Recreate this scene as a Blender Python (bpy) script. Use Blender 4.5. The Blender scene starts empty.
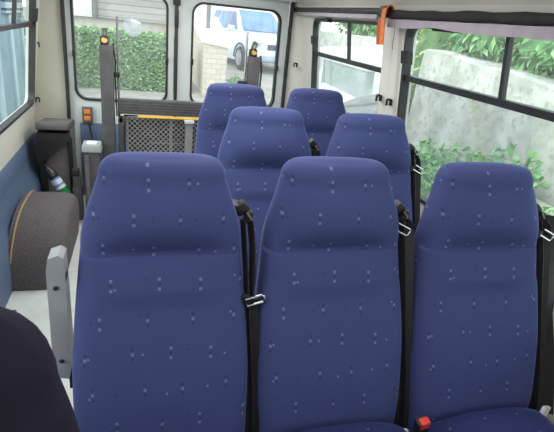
import bpy, bmesh, math, random
from mathutils import Vector, Matrix, Euler
random.seed(7)
PI = math.pi
sc = bpy.context.scene
COL = sc.collection

# ------------------------------------------------------------------ camera basis (x right, y to the rear doors, z up)
RX = (0.96382529, -0.00712274, 0.26643962)
RY = (-0.24907033, -0.3799686, 0.89083547)
RZ = (0.0948935, -0.92497196, -0.36799741)
EYE = Vector((0, 0, 1.5))
FPX = 490.0
def ray(px, py):
    c = (px - 277.0, py - 216.0, FPX)
    return Vector([sum(a * b for a, b in zip(r, c)) for r in (RX, RY, RZ)])
def atY(px, py, y): d = ray(px, py); return EYE + d * (y / d.y)
def atX(px, py, x): d = ray(px, py); return EYE + d * (x / d.x)

# ------------------------------------------------------------------ materials
def lin(c):
    return tuple(((v / 255) / 12.92 if v / 255 <= 0.04045 else ((v / 255 + 0.055) / 1.055) ** 2.4) for v in c) + (1.0,)
class NT:
    def __init__(s, name):
        s.m = bpy.data.materials.new(name); s.m.use_nodes = True
        s.t = s.m.node_tree; s.n = s.t.nodes; s.l = s.t.links
        s.b = s.n.get('Principled BSDF'); s.out = s.n.get('Material Output')
    def node(s, typ, **kw):
        n = s.n.new(typ)
        for k, v in kw.items(): setattr(n, k, v)
        return n
    def link(s, a, b): s.l.new(a, b)
    def math(s, op, a, b=None, c=None):
        n = s.n.new('ShaderNodeMath'); n.operation = op
        for i, v in enumerate((a, b, c)):
            if v is None: continue
            if isinstance(v, (int, float)): n.inputs[i].default_value = v
            else: s.l.new(v, n.inputs[i])
        return n.outputs[0]
    def mix(s, f, a, b):
        n = s.n.new('ShaderNodeMix'); n.data_type = 'RGBA'
        for key, v in ((0, f), (6, a), (7, b)):
            if isinstance(v, (int, float)): n.inputs[key].default_value = v
            elif isinstance(v, tuple): n.inputs[key].default_value = v
            else: s.l.new(v, n.inputs[key])
        return n.outputs[2]
    def noise(s, scale, detail=3, coord='Object', vec=None):
        if vec is None:
            tc = s.n.new('ShaderNodeTexCoord'); vec = tc.outputs[coord]
        n = s.n.new('ShaderNodeTexNoise'); n.inputs['Scale'].default_value = scale; n.inputs['Detail'].default_value = detail
        s.l.new(vec, n.inputs['Vector']); return n.outputs['Fac']
    def bump(s, h, strength=.2, dist=.01):
        n = s.n.new('ShaderNodeBump'); n.inputs['Strength'].default_value = strength; n.inputs['Distance'].default_value = dist
        s.l.new(h, n.inputs['Height']); s.l.new(n.outputs[0], s.b.inputs['Normal'])

def M(name, c1, c2=None, scale=8, rough=.6, metal=0, bump=0, detail=3, spec=.5):
    t = NT(name)
    if c2 is None: c2 = tuple(min(255, v * 1.07) for v in c1)
    f = t.noise(scale, detail)
    r = t.node('ShaderNodeMapRange'); r.inputs[1].default_value = .35; r.inputs[2].default_value = .65
    t.link(f, r.inputs[0])
    t.link(t.mix(r.outputs[0], lin(c1), lin(c2)), t.b.inputs['Base Color'])
    t.b.inputs['Roughness'].default_value = rough; t.b.inputs['Metallic'].default_value = metal
    t.b.inputs['Specular IOR Level'].default_value = spec
    if bump: t.bump(f, bump)
    return t.m

def fabric(name, base, base2, lightc, darkc, dots=True, sheen=.8, tint=(150, 160, 225)):
    t = NT(name)
    uv = t.node('ShaderNodeUVMap'); uv.uv_map = 'UVMap'
    sp = t.node('ShaderNodeSeparateXYZ'); t.link(uv.outputs[0], sp.inputs[0])
    u, v = sp.outputs[0], sp.outputs[1]
    oi = t.node('ShaderNodeObjectInfo')
    fine = t.noise(420, 2); big = t.noise(5, 3)
    col = t.mix(big, lin(base), lin(base2))
    col = t.mix(t.math('MULTIPLY', fine, .35), col, lin(tuple(c * .6 for c in base)))
    if dots:
        def grid(cu, cv, hw, trip, ju, jv, seed):
            vv = t.math('DIVIDE', v, cv)
            row = t.math('FLOOR', vv)
            hs = t.math('FRACT', t.math('MULTIPLY', t.math('SINE', t.math('ADD', t.math('MULTIPLY', row, 12.9), seed)), 43.75))
            uu = t.math('ADD', t.math('DIVIDE', u, cu), hs)
            cl = t.math('FLOOR', uu)
            wn = t.node('ShaderNodeTexWhiteNoise', noise_dimensions='3D')
            cx = t.node('ShaderNodeCombineXYZ'); t.link(cl, cx.inputs[0]); t.link(row, cx.inputs[1]); cx.inputs[2].default_value = seed
            t.link(cx.outputs[0], wn.inputs['Vector'])
            s3 = t.node('ShaderNodeSeparateColor'); t.link(wn.outputs['Color'], s3.inputs[0])
            ra, rb, rc = s3.outputs
            fu = t.math('ADD', t.math('MULTIPLY', t.math('SUBTRACT', t.math('FRACT', uu), .5), cu), t.math('MULTIPLY', t.math('SUBTRACT', ra, .5), ju))
            fv = t.math('ADD', t.math('MULTIPLY', t.math('SUBTRACT', t.math('FRACT', vv), .5), cv), t.math('MULTIPLY', t.math('SUBTRACT', rb, .5), jv))
            inx = t.math('LESS_THAN', t.math('ABSOLUTE', fu), hw)
            if trip:
                k = t.math('ROUND', t.math('DIVIDE', fv, .0105))
                ink = t.math('LESS_THAN', t.math('ABSOLUTE', k), 1.5)
                dv = t.math('SUBTRACT', fv, t.math('MULTIPLY', k, .0105))
                inv = t.math('MULTIPLY', ink, t.math('LESS_THAN', t.math('ABSOLUTE', dv), hw))
                par = t.math('MODULO', t.math('ADD', t.math('ADD', k, 4.0), t.math('GREATER_THAN', rc, .5)), 2.0)
            else:
                inv = t.math('LESS_THAN', t.math('ABSOLUTE', fv), hw)
                par = t.math('GREATER_THAN', rc, .5)
            return t.math('MULTIPLY', inx, inv), par
        for g in ((.098, .078, .0034, True, .02, .010, 1.7), (.098, .078, .0026, False, .04, .03, 5.3)):
            mk, par = grid(*g)
            dc = t.mix(par, lin(darkc), lin(lightc))
            col = t.mix(t.math('MULTIPLY', mk, .43), col, dc)
    t.link(col, t.b.inputs['Base Color'])
    t.b.inputs['Roughness'].default_value = .85
    t.b.inputs['Specular IOR Level'].default_value = .2
    t.b.inputs['Sheen Weight'].default_value = sheen
    t.b.inputs['Sheen Roughness'].default_value = .25
    t.b.inputs['Sheen Tint'].default_value = lin(tint)
    t.bump(t.noise(900, 2), .12, .002)
    return t.m

def glass(name, tint=(238, 246, 243), gloss=.09, haze=0):
    t = NT(name); t.n.remove(t.b)
    a = t.node('ShaderNodeBsdfTransparent'); a.inputs[0].default_value = lin(tint)
    g = t.node('ShaderNodeBsdfGlossy'); g.inputs['Roughness'].default_value = .03
    lw = t.node('ShaderNodeLayerWeight'); lw.inputs[0].default_value = .25
    f = t.math('ADD', t.math('MULTIPLY', lw.outputs['Fresnel'], .35), gloss * .4)
    x = t.node('ShaderNodeMixShader'); t.link(f, x.inputs[0]); t.link(a.outputs[0], x.inputs[1]); t.link(g.outputs[0], x.inputs[2])
    last = x
    if haze:
        d = t.node('ShaderNodeBsdfTranslucent'); d.inputs[0].default_value = (.92, .95, .95, 1)
        x2 = t.node('ShaderNodeMixShader'); n = t.noise(3, 3)
        t.link(t.math('MULTIPLY', n, haze * 2), x2.inputs[0])
        t.link(x.outputs[0], x2.inputs[1]); t.link(d.outputs[0], x2.inputs[2]); last = x2
    t.link(last.outputs[0], t.out.inputs[0])
    return t.m

def striped(name, c1, c2, axis, freq, rough=.8, width=.15):
    t = NT(name)
    tc = t.node('ShaderNodeTexCoord'); sp = t.node('ShaderNodeSeparateXYZ'); t.link(tc.outputs['Object'], sp.inputs[0])
    fr = t.math('FRACT', t.math('MULTIPLY', sp.outputs[axis], freq))
    mk = t.math('LESS_THAN', fr, width)
    n = t.noise(6, 4)
    col = t.mix(mk, t.mix(n, lin(c1), lin(tuple(v * .9 for v in c1))), lin(c2))
    t.link(col, t.b.inputs['Base Color']); t.b.inputs['Roughness'].default_value = rough
    return t.m

def bricky(name, c1, c2, mortar, scale):
    t = NT(name)
    tc = t.node('ShaderNodeTexCoord')
    mp = t.node('ShaderNodeMapping'); mp.inputs['Rotation'].default_value = (PI / 2, 0, 0); t.link(tc.outputs['Object'], mp.inputs[0])
    b = t.node('ShaderNodeTexBrick'); b.inputs['Scale'].default_value = scale
    b.inputs['Color1'].default_value = lin(c1); b.inputs['Color2'].default_value = lin(c2); b.inputs['Mortar'].default_value = lin(mortar)
    b.inputs['Mortar Size'].default_value = .012
    t.link(mp.outputs[0], b.inputs['Vector'])
    t.link(b.outputs['Color'], t.b.inputs['Base Color']); t.b.inputs['Roughness'].default_value = .9
    return t.m

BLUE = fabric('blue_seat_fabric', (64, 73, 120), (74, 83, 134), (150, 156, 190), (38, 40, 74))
CUSH_SHADE = fabric('shaded_cushion_fabric', (46, 52, 100), (54, 60, 112), (130, 136, 172), (26, 28, 56), sheen=.5)  # seat blue made darker: the shade on the cushions is put into the colour
NAVY = fabric('navy_seat_fabric', (30, 27, 40), (36, 32, 46), (60, 60, 80), (20, 20, 30), dots=False, sheen=.12, tint=(120, 115, 150))
BLACK = M('black_plastic', (26, 26, 28), (34, 33, 34), 20, .5)
BELT = M('belt_webbing', (24, 23, 25), (34, 33, 34), 120, .55)
RUBBER = M('black_rubber', (34, 32, 34), (44, 42, 44), 12, .55)
FRAMEG = M('window_frame_grey', (40, 39, 42), (50, 48, 50), 12, .45)
WALLM = M('wall_panel_paint', (214, 213, 204), (222, 221, 212), 3, .55)
DOORM = M('door_paint', (205, 213, 212), (213, 221, 220), 3, .4)
CEILM = M('ceiling_lining', (196, 192, 186), (206, 202, 196), 4, .8)
BLUEP = M('blue_vinyl_panel', (86, 104, 134), (94, 112, 142), 40, .6, bump=.05)
FLOORM = M('floor_vinyl', (214, 218, 214), (202, 207, 203), 14, .5)
CARPET = M('grey_carpet', (78, 74, 76), (102, 97, 98), 160, .95, bump=.5, detail=5)
TAN = M('carpet_edge', (176, 148, 112), (160, 132, 98), 30, .8)
CABT = M('cabinet_lid_plastic', (78, 76, 78), (90, 87, 88), 60, .6)
CABM = M('cabinet_plastic', (118, 114, 114), (132, 127, 127), 60, .6)
GREYPL = M('grey_plastic', (92, 90, 92), (104, 101, 102), 60, .6)
DARKPL = M('dark_plastic', (50, 48, 50), (60, 57, 59), 40, .6)
LIDM = M('lid_plastic', (140, 148, 148), (150, 157, 157), 20, .45)
LIGHTPL = M('pale_grey_plastic', (176, 184, 184), (188, 194, 194), 20, .45)
ARMG = M('armrest_grey', (150, 152, 158), (160, 162, 168), 14, .45)
STEEL = M('grey_painted_steel', (112, 112, 116), (124, 124, 128), 14, .45)
CHROME = M('chrome', (200, 200, 204), (210, 210, 212), 10, .25, 1)
BRASS = M('brass', (190, 156, 84), (172, 138, 70), 10, .5, .3)
LIFTM = M('lift_steel', (74, 72, 75), (86, 84, 87), 18, .5, .2)
MESHM = M('expanded_mesh_steel', (150, 150, 152), (170, 168, 168), 18, .45, .4)
YELLOW = M('yellow_stripe', (214, 168, 60), (226, 182, 76), 20, .6)
ORANGE = M('orange_webbing', (226, 112, 40), (236, 132, 54), 60, .6)
ORANGED = M('dark_orange_webbing', (176, 62, 26), (190, 76, 34), 60, .6)
RED = M('red_button', (222, 52, 44), (232, 64, 54), 20, .4)
WHITEF = M('white_plastic', (224, 224, 226), (234, 234, 236), 20, .5)
AMBER = M('amber_lens', (232, 128, 46), (244, 150, 66), 20, .3)
CURT = M('curtain_roll', (40, 37, 38), (50, 46, 47), 30, .85)
LILAC = M('curtain_strip', (170, 160, 172), (182, 172, 182), 16, .75)
GBOT = M('bottle_green', (30, 120, 58), (40, 136, 66), 10, .2)
DBOT = M('bottle_dark', (30, 30, 32), (38, 38, 40), 10, .3)
LABELM = striped('bottle_label', (232, 236, 240), (110, 160, 214), 2, 22, .5, .35)
GLASS = glass('window_glass')
GLASSH = glass('hazy_window_glass', (232, 244, 242), .12, .06)
GLASSR = glass('veiled_rear_glass', (230, 237, 236), .1, .1)  # bright veil mixed into the glass to wash out the view outside
LENS = glass('fresnel_lens', (252, 252, 255), .3, .35)

# ------------------------------------------------------------------ mesh building
class MB:
    def __init__(s): s.bm = bmesh.new(); s.uv = None
    def add(s, t, mat=None):
        if mat is not None: bmesh.ops.transform(t, matrix=mat, verts=t.verts)
        me = bpy.data.meshes.new('tmp'); t.to_mesh(me); t.free(); s.bm.from_mesh(me); bpy.data.meshes.remove(me); return s
    def box(s, c, d, bev=0, rot=(0, 0, 0), seg=2, taper=None):
        t = bmesh.new(); bmesh.ops.create_cube(t, size=1)
        for v in t.verts:
            v.co = Vector((v.co.x * d[0], v.co.y * d[1], v.co.z * d[2]))
            if taper and v.co.z > 0: v.co.x *= taper; v.co.y *= taper
        if bev: bmesh.ops.bevel(t, geom=t.edges[:], offset=bev, segments=seg, profile=.6, affect='EDGES')
        return s.add(t, Matrix.Translation(c) @ Euler(rot).to_matrix().to_4x4())
    def cyl(s, p0, p1, r0, r1=None, seg=16):
        r1 = r0 if r1 is None else r1
        p0, p1 = Vector(p0), Vector(p1); d = p1 - p0
        t = bmesh.new(); bmesh.ops.create_cone(t, cap_ends=True, segments=seg, radius1=r0, radius2=r1, depth=d.length)
        return s.add(t, Matrix.Translation((p0 + p1) / 2) @ d.to_track_quat('Z', 'Y').to_matrix().to_4x4())
    def sph(s, c, r, sc_=(1, 1, 1), seg=12):
        t = bmesh.new(); bmesh.ops.create_uvsphere(t, u_segments=seg, v_segments=max(6, seg // 2), radius=r)
        return s.add(t, Matrix.Translation(c) @ Matrix.Diagonal((*sc_, 1)))
    def tube(s, pts, r, seg=8, closed=False):
        pts = [Vector(p) for p in pts]; n = len(pts); rings = []
        for i, p in enumerate(pts):
            a = pts[i - 1] if (i or closed) else p; b = pts[(i + 1) % n] if (i < n - 1 or closed) else p
            q = (b - a).normalized().to_track_quat('Z', 'Y')
            rings.append([p + q @ Vector((math.cos(k * 2 * PI / seg) * r, math.sin(k * 2 * PI / seg) * r, 0)) for k in range(seg)])
        return s.loft(rings, closed=closed)
    def loft(s, rings, cap=True, closed=False, wrap=True):
        bm = s.bm; vs = [[bm.verts.new(p) for p in r] for r in rings]; n = len(rings[0])
        seq = list(range(len(vs) - 1)) + ([-1] if closed else [])
        for i in seq:
            a, b = vs[i], vs[i + 1]
            for k in range(n if wrap else n - 1):
                try: bm.faces.new((a[k], a[(k + 1) % n], b[(k + 1) % n], b[k]))
                except ValueError: pass
        if cap and not closed and wrap:
            for r in (vs[0][::-1], vs[-1]):
                try: bm.faces.new(r)
                except ValueError: pass
        return s
    def ribbon(s, pts, wdir, w, th):
        pts = [Vector(p) for p in pts]; rings = []
        for i, p in enumerate(pts):
            a = pts[max(0, i - 1)]; b = pts[min(len(pts) - 1, i + 1)]
            wd = Vector(wdir[i] if isinstance(wdir, list) else wdir).normalized()
            nrm = (b - a).normalized().cross(wd).normalized()
            h = w / 2
            rings.append([p + wd * h + nrm * th / 2, p - wd * h + nrm * th / 2, p - wd * h - nrm * th / 2, p + wd * h - nrm * th / 2])
        return s.loft(rings)
    def prism(s, poly, fn, d0, d1):
        """poly: 2D outline; fn(u,v,d) -> point"""
        return s.loft([[fn(u, v, d0) for u, v in poly], [fn(u, v, d1) for u, v in poly]])
    def quad(s, *p):
        s.bm.faces.new([s.bm.verts.new(q) for q in p]); return s
    def build(s, name, mat, parent=None, smooth=True, angle=40, fixn=True):
        if fixn: bmesh.ops.recalc_face_normals(s.bm, faces=s.bm.faces[:])
        me = bpy.data.meshes.new(name); s.bm.to_mesh(me); s.bm.free()
        me.materials.append(mat)
        if smooth:
            for p in me.polygons: p.use_smooth = True
            me.set_sharp_from_angle(angle=math.radians(angle))
        o = bpy.data.objects.new(name, me); COL.objects.link(o)
        if parent: o.parent = parent
        return o
def tag(o, label=None, cat=None, group=None, kind=None):
    if label: o['label'] = label
    if cat: o['category'] = cat
    if group: o['group'] = group
    if kind: o['kind'] = kind
    return o
def empty(name, loc=(0, 0, 0), rz=0):
    o = bpy.data.objects.new(name, None); COL.objects.link(o); o.location = loc; o.rotation_euler = (0, 0, rz); o.empty_display_size = .05; return o
def copy_tree(o, parent=None):
    c = o.copy(); COL.objects.link(c)
    if parent: c.parent = parent
    for ch in [x for x in bpy.data.objects if x.parent == o]: copy_tree(ch, c)
    return c
def lerp_table(tb, z):
    if z <= tb[0][0]: return tb[0][1]
    for (a, va), (b, vb) in zip(tb, tb[1:]):
        if z <= b: return va + (vb - va) * (z - a) / (b - a)
    return tb[-1][1]
def smooth_table(tb, z):
    e = .006
    return sum(lerp_table(tb, z + k * e) for k in (-2, -1, 0, 1, 2)) / 5

# ------------------------------------------------------------------ van shell
FZ = .1
YR = 3.85; YF = -.95
XC = .275
PROF = [(FZ, 1.30), (.8, 1.255), (1.3, 1.22), (1.55, 1.185), (1.62, 1.15)]
def xr(z): return lerp_table(PROF, z)
def xl(z): return 2 * XC - lerp_table(PROF, z) - .005
def mapR(u, v, d): return Vector((xr(v) - d, u, v))
def mapL(u, v, d): return Vector((xl(v) + d, u, v))
def mapB(u, v, d): return Vector((u, YR - d, v))
def rr(u0, v0, u1, v1, r, n=6):
    pts = []
    for cx, cy, a0 in ((u1 - r, v1 - r, 0), (u0 + r, v1 - r, PI / 2), (u0 + r, v0 + r, PI), (u1 - r, v0 + r, 1.5 * PI)):
        for k in range(n + 1):
            a = a0 + k * PI / 2 / n
            pts.append((cx + r * math.cos(a), cy + r * math.sin(a)))
    return pts
def panel_hole(mb, fn, rect, hole, r, th=.05):
    u0, v0, u1, v1 = rect; n = 6
    loop = rr(*hole, r, n)
    corners = [(u1, v1), (u0, v1), (u0, v0), (u1, v0)]
    out = [corners[i // (n + 1)] for i in range(len(loop))]
    N = len(loop)
    for i in range(N):
        j = (i + 1) % N
        a, b = out[i], out[j]; p, q = loop[i], loop[j]
        steps = 1
        if a == b: mb.quad(fn(*a, 0), fn(*q, 0), fn(*p, 0))
        else: mb.quad(fn(*a, 0), fn(*b, 0), fn(*q, 0), fn(*p, 0))
        mb.quad(fn(*p, 0), fn(*q, 0), fn(*q, -th), fn(*p, -th))
def ringframe(mb, fn, hole, r, w, d0, d1):
    """gasket: band of width w inside the hole edge"""
    u0, v0, u1, v1 = hole
    o = rr(u0 - .004, v0 - .004, u1 + .004, v1 + .004, r); i = rr(u0 + w, v0 + w, u1 - w, v1 - w, max(.01, r - w))
    N = len(o)
    for k in range(N):
        j = (k + 1) % N
        mb.quad(fn(*o[k], d1), fn(*o[j], d1), fn(*i[j], d1), fn(*i[k], d1))
        mb.quad(fn(*i[k], d1), fn(*i[j], d1), fn(*i[j], d0), fn(*i[k], d0))
        mb.quad(fn(*o[k], d0), fn(*o[j], d0), fn(*o[j], d1), fn(*o[k], d1))
        mb.quad(fn(*i[k], d0), fn(*i[j], d0), fn(*o[j], d0), fn(*o[k], d0))
def strip(mb, fn, u0, u1, vs):
    for a, b in zip(vs, vs[1:]): mb.quad(fn(u0, a, 0), fn(u1, a, 0), fn(u1, b, 0), fn(u0, b, 0))

S = 'structure'
# floor
m = MB(); m.box(((xl(.1) + xr(.1)) / 2, (YF + YR) / 2, FZ - .03), (xr(.1) - xl(.1) + .1, YR - YF, .06))
tag(m.build('floor', FLOORM, smooth=False), 'pale grey vinyl floor of the minibus', kind=S)
# right wall
HR1 = (.72, .79, 2.19, 1.545); HR0 = (-.75, .79, .5, 1.545); HR2 = (2.40, .79, 3.55, 1.54)
m = MB(); vs = [FZ, .4, .7]
strip(m, mapR, YF, YR - .13, vs)
panel_hole(m, mapR, (YF, .7, .6, 1.62), HR0, .07); panel_hole(m, mapR, (.6, .7, 2.3, 1.62), HR1, .07); panel_hole(m, mapR, (2.3, .7, 3.72, 1.62), HR2, .07)
tag(m.build('wall_right', WALLM, smooth=False), 'off-white side wall with two big windows', kind=S)
# left wall
HL1 = (2.3, .825, 3.70, 1.56); HL0 = (.6, .775, 2.1, 1.545)
m = MB(); strip(m, mapL, YF, YR - .13, vs)
panel_hole(m, mapL, (YF, .7, 2.2, 1.62), HL0, .07); panel_hole(m, mapL, (2.2, .7, 3.72, 1.62), HL1, .07)
tag(m.build('wall_left', WALLM, smooth=False), 'off-white side wall above the blue panel', kind=S)
# blue lower panel on the left
m = MB()
prof = [(FZ, .12), (.2, .115), (.36, .09), (.46, .03), (.52, .018), (.60, .014), (.622, .0)]
m.loft([[mapL(y, v, d) for v, d in prof] for y in (YF, YR - .14)], cap=False, wrap=False)
tag(m.build('trim_1', BLUEP), 'blue vinyl lower wall panel', kind=S)
# curved corner posts to the rear door
def corner(fn, x_end, sgn):
    m = MB(); rings = []
    for z in (FZ, .4, .8, 1.1, 1.3, 1.45, 1.55, 1.62, 1.70):
        p0 = fn(YR - .13, z, 0); r = []
        for k in range(9):
            a = k / 8 * PI / 2
            r.append(Vector((p0.x + (x_end - p0.x) * (1 - math.cos(a)), YR - .13 + .13 * math.sin(a), z)))
        rings.append(r)
    m.loft(rings, cap=False, wrap=False)
    return m
CORN = M('corner_post_paint', (196, 194, 178), (204, 202, 186), 3, .55)
tag(corner(mapL, -.512, 1).build('trim_2', CORN), 'beige corner post beside the rear door', kind=S)
tag(corner(mapR, 1.103, -1).build('trim_3', WALLM), 'off-white corner post beside the rear door', kind=S)
# window pillar cover between the two right windows
m = MB()
rings = []
for z in (.62, .9, 1.2, 1.4, 1.54):
    rings.append([mapR(2.215, z, 0), mapR(2.235, z, .02), mapR(2.36, z, .03), mapR(2.39, z, .025), mapR(2.41, z, -.03), mapR(2.35, z, -.03)])
m.loft(rings)
tag(m.build('trim_4', WALLM, smooth=True), 'off-white pillar cover between the side windows', kind=S)
# ceiling with coved edges
cp = [(0, 0), (-.015, .03), (-.06, .07), (-.16, .12), (-.35, .15)]
pts = [(xr(1.62) + a, 1.62 + b) for a, b in cp] + [(XC, 1.785)] + [(xl(1.62) - a, 1.62 + b) for a, b in reversed(cp)]
m = MB(); m.loft([[Vector((x, y, z)) for x, z in pts] for y in (YF, YR + .02)], cap=False, wrap=False)
m.loft([[Vector((x, y, z + .04)) for x, z in pts] for y in (YF, YR + .02)], cap=False, wrap=False)
tag(m.build('ceiling', CEILM), 'pale grey lined ceiling', kind=S)
# rear header above the doors
m = MB(); m.box((.27, YR - .03, 1.715), (1.86, .10, .15), .015)
tag(m.build('trim_5', DOORM), 'header panel above the rear doors', kind=S)
# unseen cab front added behind the camera, windscreen opening narrowed to cut light
m = MB(); panel_hole(m, lambda u, v, d: Vector((u, YF + d, v)), (-.74, FZ, 1.29, 1.70), (-.5, 1.28, 1.05, 1.5), .1)
tag(m.build('wall_front', WALLM, smooth=False), 'unseen front end of the cab, windscreen opening narrowed to cut light', kind=S)
# seals at the door edges
for i, x in enumerate((-.503, 1.096)):
    m = MB(); m.box((x, YR - .02, .87), (.022, .05, 1.54), .008)
    tag(m.build('trim_%d' % (6 + i), RUBBER), 'black rubber door seal', kind=S)

def rear_door(n, x0, x1, hole, label):
    m = MB(); panel_hole(m, mapB, (x0, .72, x1, 1.64), hole, .085)
    strip(m, mapB, x0, x1, [FZ, .72])
    m.box(((x0 + x1) / 2, YR + .055, .38), (x1 - x0, .02, .5))
    d = tag(m.build('door_%d' % n, DOORM, smooth=False), label, kind=S)
    m = MB(); ringframe(m, mapB, hole, .085, .011, -.04, .010); m.build('window_seal', RUBBER, d)
    m = MB(); m.quad(*[mapB(*q, -.03) for q in ((hole[0], hole[1]), (hole[2], hole[1]), (hole[2], hole[3]), (hole[0], hole[3]))]); m.build('pane', GLASSR, d, smooth=False)
    m = MB(); m.box(((x0 + x1) / 2, YR - .01, .39), (x1 - x0 - .12, .02, .56), .008); m.build('inner_panel', BLUEP, d)
    return d
D1H = (-.452, .838, .192, 1.588); D2H = (.364, .838, 1.026, 1.572)
d1 = rear_door(1, -.492, .236, D1H, 'pale grey rear door with a blue lower panel')
d2 = rear_door(2, .266, 1.085, D2H, 'pale grey rear door behind the seats')
for d, xs in ((d1, (-.447, .187)), (d2, (.369, 1.021))):
    for x in xs:
        m = MB(); m.box((x, YR - .022, 1.16), (.022, .02, .045), .005); m.build('window_clip', BLACK, d)
m = MB(); m.box((.251, YR - .014, .87), (.024, .045, 1.54), .006)
m.box((.251, YR - .03, 1.56), (.05, .03, .05), .006); m.box((.251, YR - .03, 1.45), (.03, .03, .12), .006)
tag(m.build('trim_8', RUBBER), 'dark seal and bolt where the rear doors meet', kind=S)

def side_window(n, fn, hole, mull, bar, label, latches=(), glass_m=None, fw=.013):
    m = MB(); ringframe(m, fn, hole, .07, fw, -.03, .01)
    w = tag(m.build('window_%d' % n, FRAMEG), label, kind=S)
    u0, v0, u1, v1 = hole
    m = MB(); m.loft([[fn(u, bar - .013, -.03), fn(u, bar + .013, -.03), fn(u, bar + .013, .008), fn(u, bar - .013, .008)] for u in (u0 + .01, u1 - .01)]); m.build('cross_bar', FRAMEG, w, smooth=False)
    m = MB(); m.loft([[fn(mull - .009, v, -.025), fn(mull + .009, v, -.025), fn(mull + .009, v, -.005), fn(mull - .009, v, -.005)] for v in (bar, v1 - .01)]); m.build('mullion', FRAMEG, w, smooth=False)
    gm = glass_m or GLASS
    for a, b, c, d in ((u0, v0, u1, bar), (u0, bar, mull, v1), (mull, bar, u1, v1)):
        m = MB(); m.quad(fn(a, b, -.02), fn(c, b, -.02), fn(c, d, -.02), fn(a, d, -.02)); m.build('pane', gm, w, smooth=False)
    for (u, v, su, sv) in latches:
        m = MB(); m.loft([[fn(u - su, v - sv, dd), fn(u + su, v - sv, dd), fn(u + su, v + sv, dd), fn(u - su, v + sv, dd)] for dd in (0, .03)]); m.build('latch', BLACK, w, smooth=False)
    return w
side_window(1, mapR, HR1, 1.505, 1.308, 'sliding side window looking onto the mossy wall', ((2.155, 1.4, .03, .028), (1.85, 1.535, .08, .012)), glass_m=GLASSH)
side_window(2, mapR, HR2, 2.93, 1.312, 'sliding side window beside the rear seats', ((3.51, 1.4, .03, .028), (3.25, 1.535, .06, .012)), glass_m=GLASSH, fw=.012)
side_window(3, mapL, HL1, 3.22, 1.335, 'sliding side window above the blue panel', ((3.66, 1.39, .02, .04),))
side_window(4, mapR, HR0, -.2, 1.31, 'front side window', ()); side_window(5, mapL, HL0, 1.3, 1.318, 'forward side window', ())

# coat hooks / clips on pillars
def clip(p, nx, label):
    t = empty('coat_hook', p)
    m = MB(); m.box((nx * .006, 0, 0), (.012, .016, .03), .003); m.box((nx * .018, -.004, .014), (.022, .02, .01), .003); m.box((nx * .03, -.006, .0), (.008, .016, .03), .003)
    m.build('hook_body', BLACK, t)
    tag(t, label, 'hook')
clip(mapR(2.345, 1.183, .033), -1, 'black coat hook on pillar, closer of the two to the rear doors')
clip(mapR(2.25, 1.178, .022), -1, 'black coat hook on pillar, next to the big side window')
for q, lb in (((41, 45), 'upper black clip on the beige corner post'), ((40, 100), 'lower black clip on the beige corner post, just above the ledge')):
    p = atY(q[0], q[1], 3.73); p = Vector((xl(p.z) + .004, 3.73, p.z)); clip(p, 1, lb)
clip(Vector((1.165, 3.76, 1.2)), -1, 'black clip on corner post behind the last seat')

# ------------------------------------------------------------------ curtain rails and strap
t = empty('curtain_rail', (1.13, 3.82, 1.592))
m = MB(); m.cyl((0, 0, 0), (0, -1.46, 0), .016); m.build('rail', FRAMEG, t)
m = MB(); m.cyl((0, .012, 0), (0, -.03, 0), .019); m.build('end_cap', BLACK, t)
m = MB(); m.box((-.002, -.72, -.026), (.014, 1.4, .022), .004); m.build('curtain_strip', LILAC, t)
tag(t, 'thin dark curtain rail above the window beside the rear seats', 'curtain rail')
t = empty('rolled_curtain', (1.125, 2.27, 1.578))
m = MB(); rings = []
for k in range(40):
    y = -k * .075; r = .0185 + .0025 * math.sin(k * 1.7) ; rings.append([(r * math.cos(a * PI / 6), y, r * math.sin(a * PI / 6) + .001 * math.sin(k * .9)) for a in range(12)])
m.loft(rings); m.build('curtain_roll', CURT, t)
m = MB(); rings = []
for k in range(60):
    y = -.01 - k * .05; s = math.exp(-((k - 8.0) / 2.5) ** 2) * .01
    rings.append([(.006, y, -.02), (-.008, y, -.02), (-.01, y, -.055 + s), (.004, y, -.055 + s)])
m.loft(rings); m.build('curtain_hem', LILAC, t, smooth=False)
m = MB(); m.tube([(.012, -.05, -.05), (.016, -.052, -.09), (.014, -.054, -.13), (.018, -.055, -.15)], .0015, 6); m.build('pull_cord', GREYPL, t)
tag(t, 'dark rolled curtain with lilac hem above the big side window', 'curtain')

t = empty('orange_strap', (1.105, 2.25, 1.583))
m = MB()
loop = [(.02 * math.cos(a), 0, .026 * math.sin(a) + .006) for a in [PI * (-.35 + k * .135) for k in range(12)]]
m.ribbon([(x - .004, -.012, z) for x, y, z in loop], (0, 1, 0), .042, .004)
m.ribbon([(-.024, -.016, .018), (-.029, -.020, -.01), (-.03, -.032, -.06), (-.031, -.042, -.10), (-.03, -.05, -.138)], (0, 1, .0), .038, .005)
m.build('strap_loop', ORANGE, t)
m = MB(); m.ribbon([(-.026, .014, -.03), (-.029, .008, -.06), (-.029, .0, -.10), (-.028, -.012, -.14)], (0, 1, 0), .036, .004); m.build('strap_tail', ORANGED, t)
m = MB(); m.box((-.002, .01, .004), (.05, .06, .05), .01); m.build('holder', BLACK, t)
tag(t, 'orange webbing strap looped over the curtain rail', 'strap')

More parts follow.
